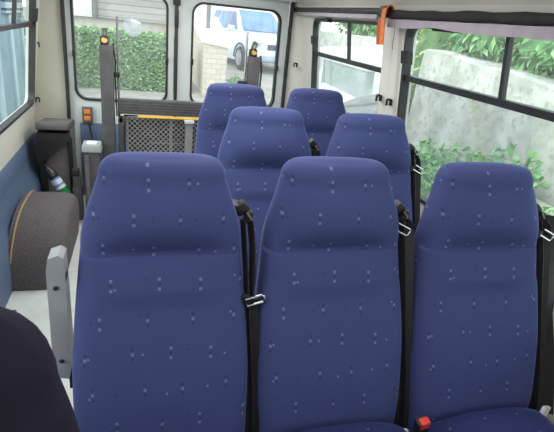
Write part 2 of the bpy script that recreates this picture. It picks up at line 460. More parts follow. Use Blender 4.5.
# ------------------------------------------------------------------ seats
def uv_seat(o):
    me = o.data; uvl = me.uv_layers.new(name='UVMap')
    for p in me.polygons:
        n = p.normal
        for li in p.loop_indices:
            c = me.vertices[me.loops[li].vertex_index].co
            if abs(n.z) > .75: uvl.data[li].uv = (c.x + 5, c.z - c.y + 5)
            elif abs(n.x) > .8: uvl.data[li].uv = (c.x + (c.y if n.x < 0 else -c.y) + 5, c.z + 5)
            else: uvl.data[li].uv = (c.x + 5, c.z + 5)
BZ = -FZ  # world z -> local z
WT = [(.46, .205), (.6, .208), (.70, .209), (.78, .205), (.88, .197), (.94, .191), (.978, .187), (1.0, .186), (1.03, .181), (1.06, .173), (1.12, .152), (1.17, .136), (1.205, .127)]
FT = [(.46, -.215), (.55, -.21), (.64, -.19), (.74, -.155), (.84, -.118), (.90, -.094), (.95, -.072), (.968, -.052), (.978, -.046), (.99, -.058), (1.01, -.071), (1.04, -.081), (1.07, -.080), (1.10, -.070), (1.14, -.049), (1.17, -.024), (1.205, 0)]
FS = [(.46, -.215), (.55, -.21), (.74, -.158), (.90, -.098), (1.05, -.066), (1.13, -.045), (1.17, -.024), (1.205, 0)]
KT = [(.46, -.06), (.6, -.035), (.8, .015), (1.0, .06), (1.2, .10)]
def back_ring(z, n=44, shrink=0.0, dz=0.0):
    w = smooth_table(WT, z) - shrink; f = smooth_table(FT, z) + shrink * .9; b = lerp_table(KT, z) - shrink * .9
    cy = (f + b) / 2; hy = (b - f) / 2; pts = []
    fs = smooth_table(FS, z) + shrink * .9
    e = 3.4
    for k in range(n):
        a = 2 * PI * (k + .5) / n
        c, s = math.cos(a), math.sin(a)
        x = w * math.copysign(abs(c) ** (2 / e), c); y = hy * math.copysign(abs(s) ** (2 / 2.6), s)
        xx = x / w
        yy = cy + y
        if s < 0: yy += (fs - f) * min(1, abs(xx) ** 2.2) * min(1, -s * 1.5)
        if s < 0:  # front: side wings slightly forward of the middle
            if z < .88: yy += -.012 * (abs(xx) ** 4) * (1 - abs(xx) ** 14) + .012 * (1 - xx * xx) * min(1, (z - .46) / .1)
        pts.append((x, yy, z + dz + BZ))
    return pts
def seat(fab, name='passenger_seat', post=True, z1=1.142, sh=.040, rise=.046):
    t = empty(name)
    ZC = .972
    zs = [.46 + i * .0185 for i in range(28)]
    m = MB(); rings = [back_ring(z) for z in zs if z < ZC - .008]
    rings.append(back_ring(ZC)); rings.append(back_ring(ZC, shrink=.03))
    m.loft(rings); o = m.build('backrest', fab, t, angle=80); uv_seat(o)
    m = MB(); rings = [back_ring(ZC, shrink=.03), back_ring(ZC), back_ring(ZC + .006), back_ring(ZC + .012)]
    rings += [back_ring(ZC + .012 + i * (z1 - ZC - .012) / 11) for i in range(1, 12)]
    for k in range(1, 8):
        a = k / 7 * PI / 2
        rings.append(back_ring(z1, shrink=sh * (1 - math.cos(a)), dz=rise * math.sin(a)))
    base = back_ring(z1, shrink=sh, dz=rise)
    cx = sum(p[0] for p in base) / len(base); cy = sum(p[1] for p in base) / len(base)
    for f, dz in ((.8, .003), (.4, .005), (.02, .0055)):
        rings.append([(cx + (p[0] - cx) * f, cy + (p[1] - cy) * f, p[2] + dz) for p in base])
    m.loft(rings); o = m.build('headrest', fab, t, angle=80); uv_seat(o)
    # cushion: crowned pad
    m = MB(); rings = []
    ny = 18
    for i in range(ny + 1):
        y = -.64 + i * (.46 / ny); fr = i / ny
        edge = min(1, (i + .15) / 2.2); edge = math.sin(min(1, edge) * PI / 2); eb = min(1, (ny - i + .1) / 2.5); edge = min(edge, math.sin(eb * PI / 2))
        top = .432 + .03 * (1 - fr) ; thk = .14
        r = []
        for k in range(36):
            a = 2 * PI * (k + .5) / 36; c, s = math.cos(a), math.sin(a)
            x = .209 * math.copysign(abs(c) ** .5, c) * (.93 + .07 * edge); z = math.copysign(abs(s) ** .55, s) * thk / 2 * edge
            zz = top - thk / 2 + z
            if s > 0: zz += .036 * max(0, 1 - (x / .22) ** 2) * edge
            r.append((x, y, zz))
        rings.append(r)
    m.loft(rings); o = m.build('seat_cushion', CUSH_SHADE if fab is BLUE else fab, t, angle=80); uv_seat(o)
    # pedestal
    m = MB()
    for x in (-.16, .16): m.box((x, -.30, .02), (.05, .40, .04), .006); m.box((x, -.3, .15), (.035, .09, .27), .006)
    m.box((0, -.3, .285), (.36, .42, .03), .006); m.build('pedestal', DARKPL, t)
    # rear shell
    m = MB(); rings = []
    for z in [.44 + i * .03 for i in range(24)]:
        w = smooth_table(WT, z) - .03; b = lerp_table(KT, z)
        rings.append([(-w, b - .02, z + BZ), (-w * .9, b + .008, z + BZ), (w * .9, b + .008, z + BZ), (w, b - .02, z + BZ)])
    m.loft(rings); m.build('back_shell', DARKPL, t)
    # belt post and guide
    if not post: return t
    m = MB()
    path = [(.222, -.165, .30), (.221, -.12, .45), (.217, -.058, .66), (.216, -.045, .72)]
    m.loft([[(x - .013, y - .015, z), (x + .013, y - .015, z), (x + .013, y + .03, z), (x - .013, y + .03, z)] for x, y, z in path]); m.build('belt_post', BLACK, t, smooth=False)
    g = MB(); g.box((.178, .035, .955), (.036, .05, .030), .008, (0, .2, 0)); g.box((.193, .02, .962), (.028, .034, .028), .007, (0, .75, 0)); g.box((.206, .008, .942), (.018, .028, .035), .006, (0, .3, 0))
    go = g.build('belt_guide', BLACK, t)
    m = MB(); m.tube([(.199, -.006, .958), (.209, -.008, .944), (.211, -.010, .93)], .0035, 6); m.build('guide_pin', M('brass_grey', (120, 112, 92), None, 10, .4, .6) if 'brass_grey' not in bpy.data.materials else bpy.data.materials['brass_grey'], go)
    return t
def belt(t, tongue_z, slack=0.0):
    m = MB()
    ty = lerp_table([(.6, -.105), (.69, -.092), (.86, -.042), (.935, -.012)], tongue_z); z0 = .94; q = lambda f: (.209 + .005 * math.sin(f * PI), -.008 + (ty + .008) * f - .012 * math.sin(f * PI), z0 + (tongue_z - z0) * f)
    m.ribbon([q(0), q(.33), q(.67), q(1)], [(.4, -.9, 0)] * 4, .026, .003)
    m.ribbon([(.190, -.012, .94), (.196, -.050, .84), (.204, -.090, .70), (.214, -.145, .52), (.216, -.185, .38)], [(.4, -.9, 0)] * 5, .022, .003)
    m.ribbon([(.211, ty, tongue_z), (.214, -.105, .66), (.220, -.125, .58), (.221, -.155, .48), (.219, -.185, .36)], [(.9, -.4, 0)] * 5, .036, .003)
    o = m.build('seat_belt', BELT, t)
    o['_ty'] = ty
    return o
def tongue(o, z, x=.210, y=-.10, rot=0):
    y = o['_ty'] - .01; del o['_ty']
    m = MB()
    m.box((x - .016, y, z + .006), (.022, .012, .022), .004, (0, rot, 0)); bl = m.build('tongue_grip', BLACK, o)
    m = MB(); c = Vector((x + .008, y - .008, z + .002)); pts = []
    for a, b in ((-.024, -.008), (.018, -.008), (.022, -.004), (.022, .008), (.018, .012), (-.024, .012)):
        v = Euler((0, rot, 0)).to_matrix() @ Vector((a, 0, b)); pts.append(c + v)
    m.tube(pts, .003, 6, closed=True); m.build('tongue_plate', CHROME, o)
def buckle(t, x, y, z, rot, red=True):
    e = MB(); e.box((x, y, z - .01), (.032, .024, .085), .004, rot); bo = e.build('buckle', BLACK, t)
    mt = Euler(rot).to_matrix()
    p = Vector((x, y, z)) + mt @ Vector((0, -.008, .026))
    e = MB(); e.box(p, (.026, .02, .028), .004, rot); e.build('release_button', RED, bo)
    p = Vector((x, y, z)) + mt @ Vector((.012, -.006, .022))
    e = MB(); e.box(p, (.006, .018, .02), .002, rot); e.build('catch_plate', CHROME, bo)
def anchor(t, x, y, z):
    e = MB(); e.box((x, y, z), (.038, .012, .04), .004, (0, .35, .3)); e.build('belt_anchor', WHITEF, t)
Y1 = 1.1
S0 = seat(BLUE)
def copy_seat(): return copy_tree(S0)
layout = [((.050, Y1), 'blue dotted seat with grey folded armrest, front row beside the aisle', .755),
          ((.482, Y1), 'blue dotted seat in the middle of the front row of three', .915),
          ((.920, 1.085), 'blue dotted seat in the front row beside the big side window', .90),
          ((.466, 1.80), 'blue dotted aisle seat in the second row, behind the middle front seat', .82),
          ((.892, 1.775), 'blue dotted window seat in the second row with bare metal belt tongue', .885),
          ((.458, 2.44), 'blue dotted seat in the rearmost row, in front of the mesh lift platform', .86),
          ((.888, 2.45), 'blue dotted seat in the rearmost row beside the far side window', .86)]
seats = []
for i, ((x, y), lb, tz) in enumerate(layout):
    o = S0 if i == 0 else copy_seat(); seats.append(o)
    o.location = (x, y, FZ)
    tag(o, lb, 'seat', 'blue minibus seats')
for i, (o, (_, lb, tz)) in enumerate(zip(seats, layout)):
    b = belt(o, tz)
    if i in (1, 2, 4):
        m = MB(); m.loft([[(x - .012, y - .012, z), (x + .014, y - .012, z), (x + .014, y + .03, z), (x - .012, y + .03, z)] for x, y, z in ((.217, -.045, .70), (.212, -.005, .84), (.203, .03, .945))]); m.build('belt_cover', BLACK, o, smooth=False)
    if i == 2:
        m = MB(); m.ribbon([(.22, .0, .95), (.255, -.02, .87), (.262, -.05, .77), (.246, -.09, .66), (.255, -.13, .52), (.265, -.17, .36)], [(.9, -.4, 0), (.9, -.3, .2), (.95, .1, .2), (.9, .3, 0), (.95, -.1, 0), (.9, -.4, 0)], .072, .003)
        m.build('loose_belt', BELT, o)
    if i in (0, 1, 2, 4): tongue(b, tz, x=(.212, .178, .195, 0, .20)[i], rot=(.45 if i != 0 else -.25))
    if '_ty' in b: del b['_ty']
buckle(seats[2], -.222, -.25, .462, (.25, -.25, 0))
anchor(seats[1], .196, -.22, .385); anchor(seats[2], .205, -.225, .42)
# folded armrest on the aisle seat
o = seats[0]
m = MB()
prof = [(-.02, .06), (-.018, .32), (-.012, .352), (.012, .36), (.024, .352), (.026, .06), (.018, .025), (-.012, .03)]
m.loft([[(-.238 + a * .9 + zz * 0, dd - zz * .0, .52 + zz) for a, zz in prof] for dd in (-.06, -.005)])
m2 = m.build('armrest', ARMG, o)
m = MB(); m.box((-.220, -.03, .67), (.008, .05, .32), .003); m.build('armrest_back', BLACK, m2)
for z in (.80, .60):
    m = MB(); m.sph((-.236, -.062, z), .006, (1, .5, 1), 8); m.build('screw', BLACK, m2)
# dark seat in the corner of the view
NS = seat(NAVY, 'front_seat', False, 1.08, .075, .11); NS.location = (-.262, .50, FZ - .002)
tag(NS, 'plain dark navy seat closest to the view, only its rounded shoulder showing', 'seat')

# ------------------------------------------------------------------ wheelchair lift at the rear doors
t = empty('wheelchair_lift', (.29, 3.4, FZ + .024))
LX = .29
def L(x, y, z): return (x - LX, y - 3.4, z - FZ)
for sx, ps in ((-1, -.205), (1, .742)):
    x = ps
    m = MB(); m.box(L(x, 3.40, .67), (.082, .07, 1.14), .008); po = m.build('lift_post', LIFTM, t)
    m = MB(); m.box(L(x - .01, 3.40, 1.262), (.05, .06, .05), .01); m.build('post_head', BLACK, po)
    m = MB(); m.cyl(L(x - .012, 3.42, 1.26), L(x - .006, 3.37, 1.325), .019); m.build('hinge_pin', CHROME, po)
    m = MB(); m.cyl(L(x - .010, 3.385, 1.258), L(x - .008, 3.365, 1.268), .018); m.build('hinge_cap', BRASS, po)
    rx = -.138 if sx < 0 else .69
    m = MB(); m.cyl(L(rx, 3.42, .12), L(rx, 3.42, 1.41 if sx < 0 else 1.39), .0075); ro = m.build('guide_rod', CHROME if sx > 0 else STEEL, t)
    m = MB(); m.box(L(rx - .02, 3.40, 1.06), (.06, .04, .03), .006); m.build('rod_clamp', BLACK, ro)
    m = MB(); m.tube([L(x + .04 * 1, 3.38, 1.25), L(x + .052, 3.375, 1.15), L(x + .05, 3.38, 1.0), L(x + .055, 3.38, .8)], .006, 6); m.build('hydraulic_hose', BLACK, po)
m = MB(); m.box(L(.275, 3.4, .865), (.82, .05, .10), .006)
for k in range(5): m.box(L(.275, 3.374, .83 + k * .018), (.82, .006, .007), .002)
m.build('platform_edge', LIFTM, t)
m = MB(); m.box(L(.33, 3.37, .805), (.70, .02, .014), .003); m.build('warning_stripe', YELLOW, t)
m = MB()
x0, x1, z0, z1 = -.09, .66, .14, .79
dx, dz = .034, .017
nx = int((x1 - x0) / dx); nz = int((z1 - z0) / dz)
for j in range(nz):
    za = z0 + j * dz; zb = za + dz
    for par in (0, 1):
        pts = []
        for i in range(nx * 2 + 1):
            zz = za if (i + j + par) % 2 == 0 else zb
            pts.append(L(x0 + i * dx / 2, 3.395, zz))
        if par == 0 or True:
            if par == 0: m.ribbon(pts, (0, 0, 1), .0075, .004)
m.build('mesh_panel', MESHM, t, smooth=False)
m = MB()
for a, b in (((x0, z0), (x0, z1)), ((x1, z0), (x1, z1)), ((.20, z0), (.20, z1))): m.box(L(a[0], 3.405, (z0 + z1) / 2), (.02, .02, z1 - z0), .003)
m.box(L((x0 + x1) / 2, 3.405, z0), (x1 - x0, .02, .03), .003); m.box(L((x0 + x1) / 2, 3.405, z1), (x1 - x0, .02, .012), .003); m.box(L(.3, 3.41, .62), (.5, .012, .012), .002)
m.build('mesh_frame', STEEL, t)
m = MB(); m.box(L(.29, 3.435, .46), (.80, .02, .68), .004); m.build('platform_plate', DARKPL, t)
m = MB(); m.box(L(.315, 3.34, .48), (.05, .03, .62), .006); so = m.build('support_strut', STEEL, t)
m = MB(); m.box(L(.315, 3.335, .79), (.066, .045, .02), .004); m.build('strut_cap', LIGHTPL, so)
m = MB(); m.box(L(-.125, 3.37, .66), (.03, .05, .28), .006); m.box(L(-.118, 3.365, .78), (.05, .04, .04), .006); m.build('side_bracket', DARKPL, t)
m = MB(); m.box(L(.275, 3.4, .115), (.96, .12, .03), .004); m.build('base_plate', DARKPL, t)
tag(t, 'folded wheelchair lift with two posts and a mesh platform by the rear doors', 'wheelchair lift')

# lift control box
c0 = atY(92, 148, 3.3)
t = empty('control_box', (-.306, 3.3, FZ))
m = MB(); m.box((0, 0, .26), (.10, .12, .52), .01); m.build('box_body', LIFTM, t)
m = MB(); m.box((0, 0, .535), (.125, .145, .05), .012, taper=.9); ld = m.build('lid', LIDM, t)
m = MB(); m.box((.0, -.005, .562), (.06, .07, .006), .002); m.build('lid_plate', WHITEF, ld)
m = MB(); m.box((-.03, -.063, .24), (.025, .012, .44), .004); m.cyl((-.03, -.066, .45), (-.03, -.066, .49), .012); m.build('side_pipe', GREYPL, t)
tag(t, 'grey control box with pale lid standing beside the lift post', 'control box')
t = empty('bracket_post', (-.415, 3.36, FZ))
m = MB(); m.box((0, 0, .12), (.06, .05, .24), .006); m.box((0, 0, .27), (.05, .04, .1), .006); m.build('bracket_body', GREYPL, t)
m = MB(); m.box((-.005, -.01, .345), (.045, .05, .04), .006); m.build('bracket_head', DARKPL, t)
tag(t, 'low grey metal bracket between corner cabinet and control box', 'bracket')
# switch panel with amber lights on the rear door
p = atY(87.5, 115, 3.83)
t = empty('switch_panel', (p.x, 3.83, p.z))
m = MB(); m.box((0, 0, 0), (.072, .026, .12), .006); m.build('switch_housing', GREYPL, t)
for z in (.027, -.022):
    m = MB(); m.box((0, -.015, z), (.044, .012, .032), .004); m.build('rocker_switch', AMBER, t)
m = MB(); m.tube([(.01, -.01, -.06), (.018, -.02, -.12), (.03, -.03, -.16), (.022, -.04, -.22), (.03, -.06, -.27), (.05, -.09, -.29)], .006, 6); m.build('switch_cable', BLACK, t)
m = MB(); m.box((.135, -.012, -.02), (.03, .03, .05), .006); m.build('cable_grip', BLACK, t)
tag(t, 'grey switch panel with two amber rockers on the rear door', 'switch panel')

# rear corner cabinet
t = empty('corner_cabinet', (-.545, 3.46, FZ + .0)); t.scale = (.84, 1, 1)
m = MB()
m.prism([(-.10, 0), (.115, 0), (.115, .60), (-.10, .60)], lambda u, v, d: Vector((u, d, v)), -.02, .20); m.build('cabinet_body', CABM, t, smooth=False)
m = MB(); m.box((0.0, .05, .625), (.235, .34, .05), .016, (-.12, 0, 0)); m.build('cabinet_top', CABT, t)
m = MB(); m.prism([(-.115, .40), (-.07, .42), (.0, .47), (.06, .53), (.113, .55), (.113, .60), (-.115, .60)], lambda u, v, d: Vector((u, d, v)), -.12, -.02); m.build('hood', BLACK, t, smooth=False)
m = MB(); m.box((-.095, -.04, .2), (.04, .12, .42), .01); m.box((.108, -.03, .28), (.03, .04, .56), .008); m.build('side_trim', BLACK, t)
tag(t, 'dark grey plastic corner cabinet with a black hood by the rear door', 'cabinet')

# carpeted wheel arch
t = empty('wheel_arch_cover', (-.640, 2.81, FZ))
m = MB(); rings = []
for i, x in enumerate((-.03, .0, .08, .16, .21, .235, .242)):
    sh = (0, 0, 0, 0, .012, .03, .055)[i]
    r = []
    for k in range(19):
        a = PI * k / 18; c, s = math.cos(a), math.sin(a)
        y = -(.40 - sh) * math.copysign(abs(c) ** .8, c); z = (.352 - sh) * abs(s) ** .8
        r.append((x + .03 * (z / .37), y, z))
    rings.append(r)
m.loft(rings); m.build('carpet_cover', CARPET, t, angle=60)
m = MB(); pts = []
for k in range(2, 18):
    a = PI * k / 18; c, s = math.cos(a), math.sin(a)
    pts.append((-.006 + .03 * abs(s), -.402 * math.copysign(abs(c) ** .8, c), .356 * abs(s) ** .8))
m.tube(pts, .005, 6); m.build('edge_strip', TAN, t)
tag(t, 'grey carpeted wheel arch cover on the pale floor by the blue panel', 'wheel arch')

# bottle wedged behind the wheel arch
b0 = atY(45, 165, 3.30); b1 = atY(72, 203, 3.27)
ax = (b1 - b0); Ln = ax.length
t = empty('bottle', b1); t.rotation_mode = 'QUATERNION'; t.rotation_quaternion = (b0 - b1).to_track_quat('Z', 'Y')
def lathe(prof, n=16): return [[(r * math.cos(k * 2 * PI / n), r * math.sin(k * 2 * PI / n), z) for k in range(n)] for r, z in prof]
m = MB(); m.loft(lathe([(.025, 0), (.032, .005), (.034, .02), (.034, Ln * .42)])); m.build('bottle_body', GBOT, t)
m = MB(); m.loft(lathe([(.0345, Ln * .40), (.0345, Ln * .66)])); m.build('bottle_label', LABELM, t)
m = MB(); m.loft(lathe([(.034, Ln * .66), (.034, Ln * .78), (.026, Ln * .88), (.015, Ln * .93), (.015, Ln * .95)])); m.build('bottle_shoulder', DBOT, t)
m = MB(); m.loft(lathe([(.017, Ln * .94), (.017, Ln)])); m.build('cap', BLACK, t)
tag(t, 'green bottle with blue and white label leaning behind the wheel arch', 'bottle')

# round lens stuck on the rear window
p = atY(133, 27, YR + .02)
m = MB(); m.loft([[(p.x + r * math.cos(k * PI / 16), p.y + d, p.z + r * math.sin(k * PI / 16)) for k in range(32)] for r, d in ((.064, .004), (.066, .0), (.060, -.006), (.03, -.010), (.006, -.011))])
ln = tag(m.build('wide_angle_lens', LENS), 'round clear wide-angle lens stuck on the rear door window', 'lens')
ln2 = MB(); ln2.box((p.x + .005, p.y - .014, p.z - .045), (.026, .004, .022), .001); ln2.build('lens_tab', M('lens_tab_grey', (190, 196, 206), None, 10, .5), ln)

# ------------------------------------------------------------------ outside
GROUND = M('pale_gravel_ground', (150, 144, 134), (176, 170, 160), 2.2, .95, detail=6)
m = MB(); 
xs = [-40 + i * 4 for i in range(21)]
yv = [(-12, -.55), (5.5, -.55), (9, .0), (14, .03), (18, .1), (60, .4)]
m.loft([[Vector((x, y, z)) for x in xs] for y, z in yv], cap=False, wrap=False)
tag(m.build('ground', GROUND, smooth=False), 'pale yard ground', kind=S)

def leafmat(name, c1, c2, c3):
    t = NT(name)
    oi = t.node('ShaderNodeNewGeometry')
    r = oi.outputs['Random Per Island']
    rp = t.node('ShaderNodeValToRGB'); rp.color_ramp.elements[0].color = lin(c1); rp.color_ramp.elements[1].color = lin(c3)
    e = rp.color_ramp.elements.new(.5); e.color = lin(c2)
    t.link(r, rp.inputs[0]); t.link(rp.outputs[0], t.b.inputs['Base Color'])
    t.b.inputs['Roughness'].default_value = .5
    t.b.inputs['Transmission Weight'].default_value = 0
    return t.m
HEDGE = leafmat('hedge_leaves', (108, 146, 92), (140, 176, 118), (170, 200, 146))
LAUREL = leafmat('laurel_leaves', (72, 118, 66), (110, 158, 92), (158, 196, 136))
WEEDS = leafmat('weed_leaves', (86, 138, 70), (124, 174, 100), (160, 204, 134))
BAMBOO = leafmat('bamboo_leaves', (140, 150, 80), (170, 176, 100), (196, 200, 130))
CORE = M('hedge_core', (92, 126, 80), (110, 146, 96), 5, .9)
def leaf(mb, p, d, n, L_, W):
    d = d.normalized(); s = d.cross(n).normalized(); up = s.cross(d).normalized()
    bm = mb.bm
    a = bm.verts.new(p); b = bm.verts.new(p + d * L_ * .45 + s * W / 2 + up * L_ * .05); c = bm.verts.new(p + d * L_ - up * L_ * .1); e = bm.verts.new(p + d * L_ * .45 - s * W / 2 + up * L_ * .05)
    bm.faces.new((a, b, c, e))
def rv(): 
    while True:
        v = Vector((random.uniform(-1, 1), random.uniform(-1, 1), random.uniform(-1, 1)))
        if .05 < v.length < 1: return v.normalized()
def bush(name, blobs, n, L_, W, mat, label, cat, core=True, group=None, droop=.3):
    """blobs: list of (centre, radii)"""
    t = empty(name, blobs[0][0]); o0 = Vector(blobs[0][0])
    m = MB()
    tot = sum(r[0] * r[2] for c, r in blobs)
    for c, r in blobs:
        c = Vector(c) - o0
        for k in range(int(n * r[0] * r[2] / tot)):
            v = rv(); p = c + Vector((v.x * r[0], v.y * r[1], v.z * r[2])) * random.uniform(.86, 1.06)
            d = (v * .6 + rv() * .8 + Vector((0, 0, -droop)))
            leaf(m, p, d, v + rv() * .5, L_ * random.uniform(.7, 1.2), W * random.uniform(.7, 1.2))
    m.build('foliage', mat, t, smooth=False, fixn=False)
    if core:
        m = MB()
        for c, r in blobs: m.sph(Vector(c) - o0, 1, (r[0] * .9, r[1] * .9, r[2] * .9), 12)
        m.build('branches', CORE, t)
    tag(t, label, cat, group); return t
# clipped hedge behind the left rear window
t = empty('hedge', (-.6, 10.0, .03)); t.scale = (1, 1, .8)
m = MB(); m.box((.07, .45, .62), (2.46, .8, 1.22), .1); m.build('branches', CORE, t)
m = MB()
for k in range(9000):
    f = random.random()
    x = random.uniform(-1.2, 1.33)
    if f < .8: p = Vector((x, .03 + random.uniform(-.05, .05), random.uniform(-.02, 1.26))); nrm = Vector((0, -1, .2))
    else: p = Vector((x, random.uniform(.0, .8), 1.23 + random.uniform(-.05, .05))); nrm = Vector((0, -.2, 1))
    leaf(m, p, nrm * .4 + rv(), nrm + rv() * .6, .075 * random.uniform(.6, 1.2), .045)
m.build('foliage', HEDGE, t, smooth=False, fixn=False)
tag(t, 'clipped green hedge outside the rear door window', 'hedge')
# house wall behind the hedge
SIDING = striped('siding_boards', (176, 172, 166), (128, 124, 120), 2, 7.5, .85, .14)
RENDERW = M('white_render', (236, 236, 232), (226, 226, 222), 3, .9)
t = empty('house', (-.6, 12.2, -.1))
m = MB(); m.box((.16, 1.2, 1.9), (2.7, 2.4, 4.2), .02); m.build('house_wall', M('house_stone', (206, 200, 190), (190, 184, 174), 5, .9, detail=6), t)
m = MB(); m.box((.55, -.04, 2.15), (1.9, .10, 1.7), .01); m.build('slatted_shutter', SIDING, t)
m = MB(); m.box((-.78, -.06, 2.15), (.76, .14, 1.7), .01); m.build('white_panel', RENDERW, t)
m = MB(); m.box((-.32, -.1, 2.2), (.05, .06, 1.8), .01); m.build('drain_pipe', STEEL, t)
tag(t, 'grey house wall with white panel and slatted shutter beyond the hedge', 'house')
# low stone wall by the car
t = empty('stone_wall', (1.52, 10.4, -.25))
m = MB(); m.loft([[(-.35, -.5, 0), (.06, -.5, 0), (.12, -.5, 1.18), (-.35, -.5, 1.25)], [(-.35, 3.2, .3), (.32, 3.2, .3), (.38, 3.2, 1.62), (-.35, 3.2, 1.75)]])
m.build('wall_body', bricky('pale_stone_blocks', (222, 212, 194), (206, 196, 178), (178, 168, 152), 2.6), t, smooth=False)
m = MB(); m.loft([[(-.4, -.53, 1.24), (.15, -.53, 1.17), (.15, -.53, 1.23), (-.4, -.53, 1.30)], [(-.4, 3.2, 1.74), (.42, 3.2, 1.62), (.42, 3.2, 1.69), (-.4, 3.2, 1.8)]]); m.build('coping', M('coping_stone', (214, 208, 198), None, 5, .9), t, smooth=False)
m = MB(); m.cyl((-.1, 1.0, 1.3), (-.1, 1.0, 2.6), .045); m.build('wall_post', STEEL, t)
tag(t, 'pale stone block wall running beside the white car', 'wall')
bush('grass_tuft', [((2.06, 10.6, .08), (.14, .25, .10)), ((2.12, 11.5, .08), (.14, .25, .08))], 260, .13, .03, WEEDS, 'small weeds at the foot of the stone wall', 'weeds', core=False, droop=-.4)
t = empty('far_house', (1.2, 22, .3))
m = MB(); m.box((0, 1.5, 1.3), (4.6, 3, 2.6), .02); m.build('house_wall', M('cream_render', (226, 220, 210), None, 4, .9), t)
m = MB(); m.loft([[(-2.6, -.3, 2.45), (2.6, -.3, 2.45), (2.6, -.3, 2.55), (-2.6, -.3, 2.55)], [(-2.6, 1.6, 3.6), (2.6, 1.6, 3.6), (2.6, 1.6, 3.7), (-2.6, 1.6, 3.7)]]); m.build('tiled_roof', M('terracotta_roof', (214, 110, 84), (196, 96, 74), 6, .9), t, smooth=False)
tag(t, 'cream house with terracotta roof far behind the white car', 'house')

# white SUV
CARW = M('car_white_paint', (220, 227, 236), (226, 232, 240), 2, .2)
CARG = M('car_glass', (104, 134, 172), (134, 164, 200), 1.2, .12, spec=.3)
CARK = M('car_black_trim', (58, 62, 68), (70, 74, 80), 5, .5)
TYRE = M('car_tyre', (50, 52, 56), (60, 62, 66), 10, .8)
RIM = M('car_rim', (150, 156, 164), (170, 176, 182), 6, .3, .6)
LAMP = M('car_lamp', (150, 170, 196), (190, 204, 222), 6, .15)
ca = math.radians(12)
t = empty('white_car', (3.42, 16.4, .06), 0); t.rotation_euler = (0, 0, ca - PI / 2)   # local +x = forward
def body_ring(x, w, z0, z1, bulge=.06):
    return [(x, -w + .05, z0), (x, -w, z0 + .15), (x, -w - 0, (z0 + z1) / 2), (x, -w + bulge, z1 - .05), (x, -w + bulge + .1, z1), (x, w - bulge - .1, z1), (x, w - bulge, z1 - .05), (x, w, (z0 + z1) / 2), (x, w, z0 + .15), (x, w - .05, z0)]
m = MB(); m.loft([body_ring(x, w, a, b) for x, w, a, b in ((-2.15, .78, .42, .9), (-2.1, .86, .3, 1.02), (-1.4, .9, .24, 1.05), (0, .91, .24, 1.05), (.85, .91, .24, 1.08), (1.5, .89, .24, 1.02), (1.95, .84, .28, .92), (2.12, .74, .36, .78))])
m.build('car_body', CARW, t, angle=35)
m = MB()
def cab(x, w, z): return [(x, -w, z), (x, w, z)]
rings = [[(-2.05, -.78, 1.02), (-2.05, .78, 1.02), (1.0, .80, 1.06), (1.0, -.80, 1.06)], [(-1.9, -.70, 1.4), (-1.9, .70, 1.4), (.55, .70, 1.4), (.55, -.70, 1.4)], [(-1.7, -.60, 1.66), (-1.7, .60, 1.66), (.15, .60, 1.68), (.15, -.60, 1.68)], [(-1.4, -.5, 1.72), (-1.4, .5, 1.72), (-.1, .5, 1.73), (-.1, -.5, 1.73)]]
m.loft(rings); m.build('car_cabin', CARW, t, smooth=False)
m = MB(); m.quad((.98, -.70, 1.09), (.98, .70, 1.09), (.20, .55, 1.64), (.20, -.55, 1.64))
for v in m.bm.verts: v.co += Vector((.02, 0, .02))
m.build('windscreen', CARG, t, smooth=False)
for sgn in (-1, 1):
    for (a, b, c, d) in ((.78, 1.09, .02, -.05), (-.12, 1.09, -.12, -.95), (-1.05, 1.09, -1.05, -1.7)):
        m = MB(); y0, y1 = .79 * sgn + .015 * sgn, .625 * sgn + .02 * sgn
        top0 = .22 if a > .5 else c
        m.quad((a, y0, 1.1), (d, y0, 1.1), (d if d > -1.5 else d + .15, y1, 1.6), (top0, y1, 1.6)); m.build('side_glass', CARG, t, smooth=False)
    m = MB(); m.box((.72, sgn * .98, 1.13), (.12, .2, .15), .04); m.build('wing_mirror', CARW, t)
    for x in (-1.35, 1.3):
        m = MB(); m.loft([[(x + r * math.cos(k * PI / 12), sgn * y, .34 + r * math.sin(k * PI / 12)) for k in range(24)] for r, y in ((.30, .70), (.34, .72), (.34, .88), (.31, .915))]); wo = m.build('wheel', TYRE, t)
        m = MB(); m.loft([[(x + r * math.cos(k * PI / 12), sgn * y, .34 + r * math.sin(k * PI / 12)) for k in range(24)] for r, y in ((.22, .90), (.22, .925), (.04, .93))]); m.build('rim', RIM, wo)
        m = MB(); m.tube([(x + .4 * math.cos(a), sgn * .905, .34 + .4 * math.sin(a)) for a in [PI * k / 12 for k in range(13)]], .03, 6); m.build('wheel_arch', CARK, t)
    m = MB(); m.box((2.0, sgn * .60, .78), (.22, .34, .16), .05, (0, .2, -.25 * sgn)); m.build('headlamp', LAMP, t)
m = MB(); m.box((2.09, 0, .72), (.08, .8, .16), .02); m.build('grille', CARK, t)
m = MB(); m.box((2.08, 0, .42), (.12, 1.3, .16), .04); m.build('lower_grille', LAMP, t)
tag(t, 'white sport utility car parked outside the rear door window', 'car')

